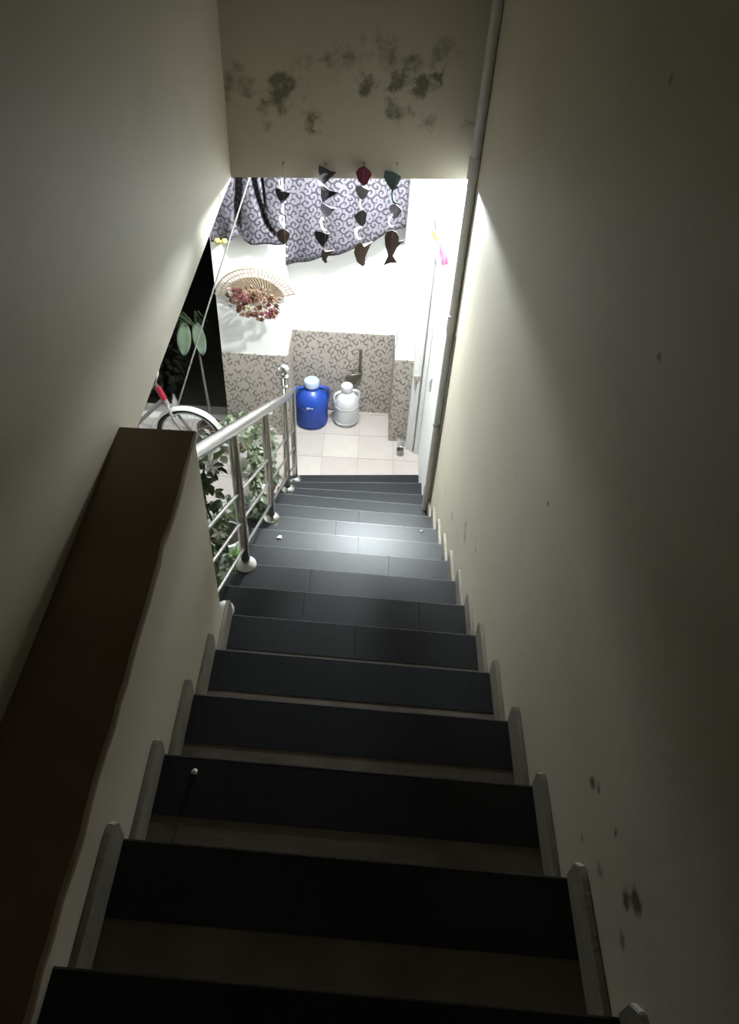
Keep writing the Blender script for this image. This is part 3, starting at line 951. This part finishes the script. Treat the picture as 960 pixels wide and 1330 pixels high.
# ------------------------------------------------------------------ bicycle (front end shows under the wall)
bk = thing('bicycle', (-1.37, 4.68, 0), 'grey child bicycle with white mudguard and red grips in the hall', 'bicycle', rz=math.radians(-4))
WR = 0.25
def wheel(cx):
    hub = Vector((cx, 0, WR + .018))
    ring = lambda r, y=0: [hub + Vector((r * math.cos(a * 2 * PI / 48), y, r * math.sin(a * 2 * PI / 48))) for a in range(48)]
    ty = MB().tube(ring(WR), .017, 10, closed=True).build('tyre', 'rubber', bk)
    MB().tube(ring(WR - .026), .009, 8, closed=True).build('rim', 'steel', ty)
    for i in range(20):
        a = i * 2 * PI / 20
        MB().tube([hub + Vector((.012 * math.cos(a + .5), .02 * (-1) ** i, .012 * math.sin(a + .5))), hub + Vector(((WR - .03) * math.cos(a), 0, (WR - .03) * math.sin(a)))], .0014, 4).build('spoke', 'steel', ty)
    MB().tube([hub + Vector((0, -.045, 0)), hub + Vector((0, .045, 0))], .012, 10).build('hub', 'steel_dull', ty)
    # mudguard: curved band above the tyre
    vs_, fs_ = [], []
    n1, n2 = 26, 6
    for i in range(n1 + 1):
        a = math.radians(12 + 160 * i / n1)
        for j in range(n2 + 1):
            v_ = j / n2 * 2 - 1
            rr = WR + .034 - .014 * v_ * v_
            vs_.append(hub + Vector((rr * math.cos(a), v_ * .032, rr * math.sin(a))))
    for i in range(n1):
        for j in range(n2):
            a = i * (n2 + 1) + j
            fs_.append((a, a + 1, a + n2 + 2, a + n2 + 1))
    o = MB().add(vs_, fs_).build('mudguard', 'bike_white', bk)
    so = o.modifiers.new('thick', 'SOLIDIFY')
    so.thickness = 0.003
    return hub
hub = wheel(0.0)
hub2 = wheel(-0.78)
head_lo, head_hi = Vector((-.145, 0, .56)), Vector((-.19, 0, .70))
for s in (-1, 1):
    MB().tube([hub + Vector((0, s * .045, 0)), Vector((-.10, s * .045, .45)), Vector((-.125, s * .03, .53)), head_lo], .0125, 10).build('fork_blade', 'bike_grey', bk)
MB().tube([head_lo, head_hi], .020, 12).build('head_tube', 'bike_grey', bk)
MB().tube([head_lo.lerp(head_hi, .35), head_hi + Vector((-.008, 0, .02))], .0235, 12).build('head_sleeve', 'red_grip', bk)
MB().tube([head_hi, head_hi + Vector((-.02, 0, .06))], .013, 10).build('stem', 'steel_dull', bk)
top = head_hi + Vector((-.02, 0, .06))
for s in (-1, 1):
    p = [top, top + Vector((.0, s * .08, .01)), top + Vector((-.01, s * .13, .05)), top + Vector((-.03, s * .17, .085))]
    MB().tube(p, .010, 10).build('handlebar', 'steel', bk)
    g = [top + Vector((-.03, s * .17, .085)), top + Vector((-.075, s * .22, .125))]
    MB().tube([g[0], g[0].lerp(g[1], .1), g[1]], [.014, .017, .017], 12).build('grip', 'red_grip', bk)
MB().tube([(-.165, 0, .61), (-.45, 0, .30)], .017, 12).build('down_tube', 'bike_grey', bk)
MB().tube([(-.45, 0, .28), (-.52, 0, .60)], .015, 12).build('seat_tube', 'bike_grey', bk)
for s in (-1, 1):
    MB().tube([(-.45, s * .03, .29), hub2 + Vector((0, s * .045, 0))], .010, 8).build('chain_stay', 'bike_grey', bk)
    MB().tube([(-.51, s * .02, .55), hub2 + Vector((0, s * .045, 0))], .009, 8).build('seat_stay', 'bike_grey', bk)
MB().lathe([(.02, -.02), (.075, -.01), (.08, .012), (.06, .03), (.01, .035)], 18, (-.55, 0, .63)).build('saddle', 'rubber', bk)
MB().tube([(-.45, -.05, .28), (-.45, .05, .28)], .02, 12).build('crank', 'steel_dull', bk)

# ------------------------------------------------------------------ foil fish strands hanging before the lintel
def pendant(kind, s):
    """flat shapes bent round a vertical axis so they have real curl"""
    if kind == 'crescent':
        out = [(.35 * math.cos(a), .5 * math.sin(a)) for a in [math.radians(70 + 220 * i / 10) for i in range(11)]]
        inn = [(.10 + .28 * math.cos(a), .40 * math.sin(a)) for a in [math.radians(285 - 210 * i / 10) for i in range(11)]]
        pts = out + inn
    elif kind == 'triangle':
        pts = [(-.45, .38), (-.1, .45), (.25, .22), (.55, -.02), (.2, -.22), (-.1, -.52), (-.35, -.25), (-.48, .05)]
    elif kind == 'fish':
        pts = [(0, .62), (.2, .5), (.32, .25), (.33, 0), (.55, -.12), (.28, -.24), (.12, -.62), (.34, -1.05), (.02, -.95), (-.3, -1.22), (-.1, -.62), (-.28, -.2), (-.34, .15), (-.22, .48)]
    elif kind == 'dolphin':
        pts = [(-.05, .6), (.12, .35), (.62, .2), (.35, .0), (.2, -.3), (.22, -.55), (.55, -.6), (.1, -.72), (-.2, -.5), (-.35, -.1), (-.3, .3)]
    else:
        pts = [(0, .5), (.3, .2), (.42, -.05), (.2, -.4), (-.02, -.52), (-.3, -.3), (-.42, .02), (-.25, .35)]
    return [(x * s, z * s) for x, z in pts]
def add_pendant(parent, kind, s, mat, x, z, turn):
    p = pendant(kind, s)
    ct, sn = math.cos(turn), math.sin(turn)
    def to3(px_, pz_, off):
        bend = 2.2 * px_ * px_ / s + off
        return Vector((px_ * ct - bend * sn + x, px_ * sn + bend * ct, pz_ + z))
    n_ = len(p)
    c = (sum(a for a, _ in p) / n_, sum(b2 for _, b2 in p) / n_)
    m = MB()
    f_ = [to3(a, b2, 0) for a, b2 in p]
    k_ = [to3(a, b2, .003) for a, b2 in p]
    fs_ = [(i, (i + 1) % n_, n_ + (i + 1) % n_, n_ + i) for i in range(n_)]
    m.add(f_ + k_, fs_ + [list(range(n_)), list(range(n_, 2 * n_))[::-1]])
    o = m.build('pendant', mat, parent)
    return o
strands = [
    (-0.435, 'strand of curled foil charms with a rust charm and silver crescent at its end', [
        ('crescent', 'foil_silver', .075, 2.735), ('triangle', 'foil_dark', .075, 2.675), ('crescent', 'foil_lilac', .075, 2.615), ('crescent', 'foil_silver', .06, 2.555),
        ('leaf', 'foil_brown', .085, 2.47), ('crescent', 'foil_silver', .06, 2.39)]),
    (-0.232, 'strand of curled foil charms ending in a small dark tail', [
        ('triangle', 'foil_dark', .085, 2.775), ('crescent', 'foil_silver', .085, 2.745), ('triangle', 'foil_dark', .09, 2.685), ('triangle', 'foil_lilac', .075, 2.60),
        ('crescent', 'foil_silver', .075, 2.535), ('triangle', 'foil_dark', .085, 2.455), ('dolphin', 'foil_brown', .06, 2.365)]),
    (-0.048, 'strand of curled foil charms with maroon top and brown dolphin at its end', [
        ('leaf', 'foil_maroon', .095, 2.775), ('triangle', 'foil_lilac', .075, 2.69), ('crescent', 'foil_silver', .055, 2.635), ('leaf', 'foil_dark', .085, 2.565),
        ('crescent', 'foil_silver', .07, 2.485), ('dolphin', 'foil_brown', .105, 2.375)]),
    (0.112, 'strand of teal foil charms with a dark fish at its end', [
        ('triangle', 'foil_teal', .095, 2.75), ('crescent', 'foil_teal', .09, 2.68), ('leaf', 'foil_lilac', .08, 2.60), ('crescent', 'foil_silver', .06, 2.545),
        ('fish', 'foil_brown', .115, 2.43)])]
rnd = random.Random(31)
for x, label, items in strands:
    yl_ = 3.70 + (x + .69) * .138 - 0.045
    t = thing('foil_strand', (x, yl_, 2.80), label, 'hanging ornament', 'foil strands hanging from the lintel')
    MB().tube([(0, .035, 0.02), (0, .0, .0), (0, 0, items[-1][3] - 2.80)], .0007, 5).build('thread', 'cord_white', t)
    MB().box(-.004, .004, .028, .043, .016, .024).build('hook', 'steel_dull', t)
    for kind, mt, s, z in items:
        add_pendant(t, kind, s, mt, rnd.uniform(-.008, .008), z - 2.80, rnd.uniform(-.45, .45))

# paper ribbon hanging on the bright wall past the pipe
rb = thing('ribbon_garland', (0.42, 4.30, HC), 'pink, green and yellow paper ribbon garland hanging by the bright landing wall', 'hanging ornament')
def ribbon(pts, w_, mat):
    vs_, fs_ = [], []
    for i, (x, z) in enumerate(pts):
        off = .010 * math.sin(i * 1.7)
        vs_ += [(x - .42 - w_ / 2, off, z - HC), (x - .42 + w_ / 2, off + .008, z - HC + .006)]
    fs_ = [(2 * i, 2 * i + 1, 2 * i + 3, 2 * i + 2) for i in range(len(pts) - 1)]
    o = MB().add(vs_, fs_).build('paper_ribbon', mat, rb)
    so = o.modifiers.new('thick', 'SOLIDIFY')
    so.thickness = 0.0015
ribbon([(.405, 2.47), (.400, 2.42), (.404, 2.38), (.420, 2.365)], .028, 'ribbon_green')
ribbon([(.368, 2.37), (.376, 2.32), (.386, 2.27)], .026, 'ribbon_grey')
ribbon([(.372, 2.27), (.385, 2.235), (.405, 2.20)], .045, 'ribbon_yellow')
ribbon([(.425, 2.18), (.435, 2.13), (.452, 2.08), (.462, 2.05)], .040, 'ribbon_pink')
ribbon([(.392, 2.11), (.402, 2.075), (.420, 2.04), (.432, 2.05)], .022, 'ribbon_grey')
ribbon([(.455, 2.575), (.445, 2.545), (.432, 2.52)], .016, 'ribbon_grey')
MB().tube([(0, 0, 0), (-.015, 0, HC * 0 - .48), (-.045, 0, -.60), (-.035, 0, -.72), (.01, 0, -.80)], .0014, 5).build('thread', 'cord_white', rb)
MB().tube([(.0, 0, 0), (.055, 0, -.35), (.065, 0, -.60), (.06, 0, -.78), (.045, 0, -.90)], .0035, 6).build('string', 'thread_red', rb)

# ------------------------------------------------------------------ scraps on the treads
def scrap(x, k, s, seed, label, back):
    rnd = random.Random(seed)
    y = nose_y(k, x) - back
    m = MB()
    c = Vector((0, 0, 0))
    n_ = 7
    ring = [Vector((math.cos(a) * s * rnd.uniform(.4, 1.2), math.sin(a) * s * rnd.uniform(.4, 1.0), rnd.uniform(.001, .008))) for a in [2 * PI * i / n_ for i in range(n_)]]
    m.add(ring + [Vector((0, 0, .012))] + [Vector((p.x, p.y, 0)) for p in ring], [(i, (i + 1) % n_, n_) for i in range(n_)] + [(i, n_ + 1 + i, n_ + 1 + (i + 1) % n_, (i + 1) % n_) for i in range(n_)])
    o = m.build('paper_scrap', 'pot_white', loc=(x, y, stepz(k) + .0008))
    tag(o, label, 'scrap', 'white scraps on the treads')
scrap(-0.42, 8, .022, 1, 'crumpled white scrap on the tread near the second baluster', .055)
scrap(0.40, 9, .012, 2, 'tiny white scrap on the tread near the right wall', .03)
scrap(-0.375, 1, .010, 3, 'tiny pale scrap on a dark upper tread near the parapet', .04)
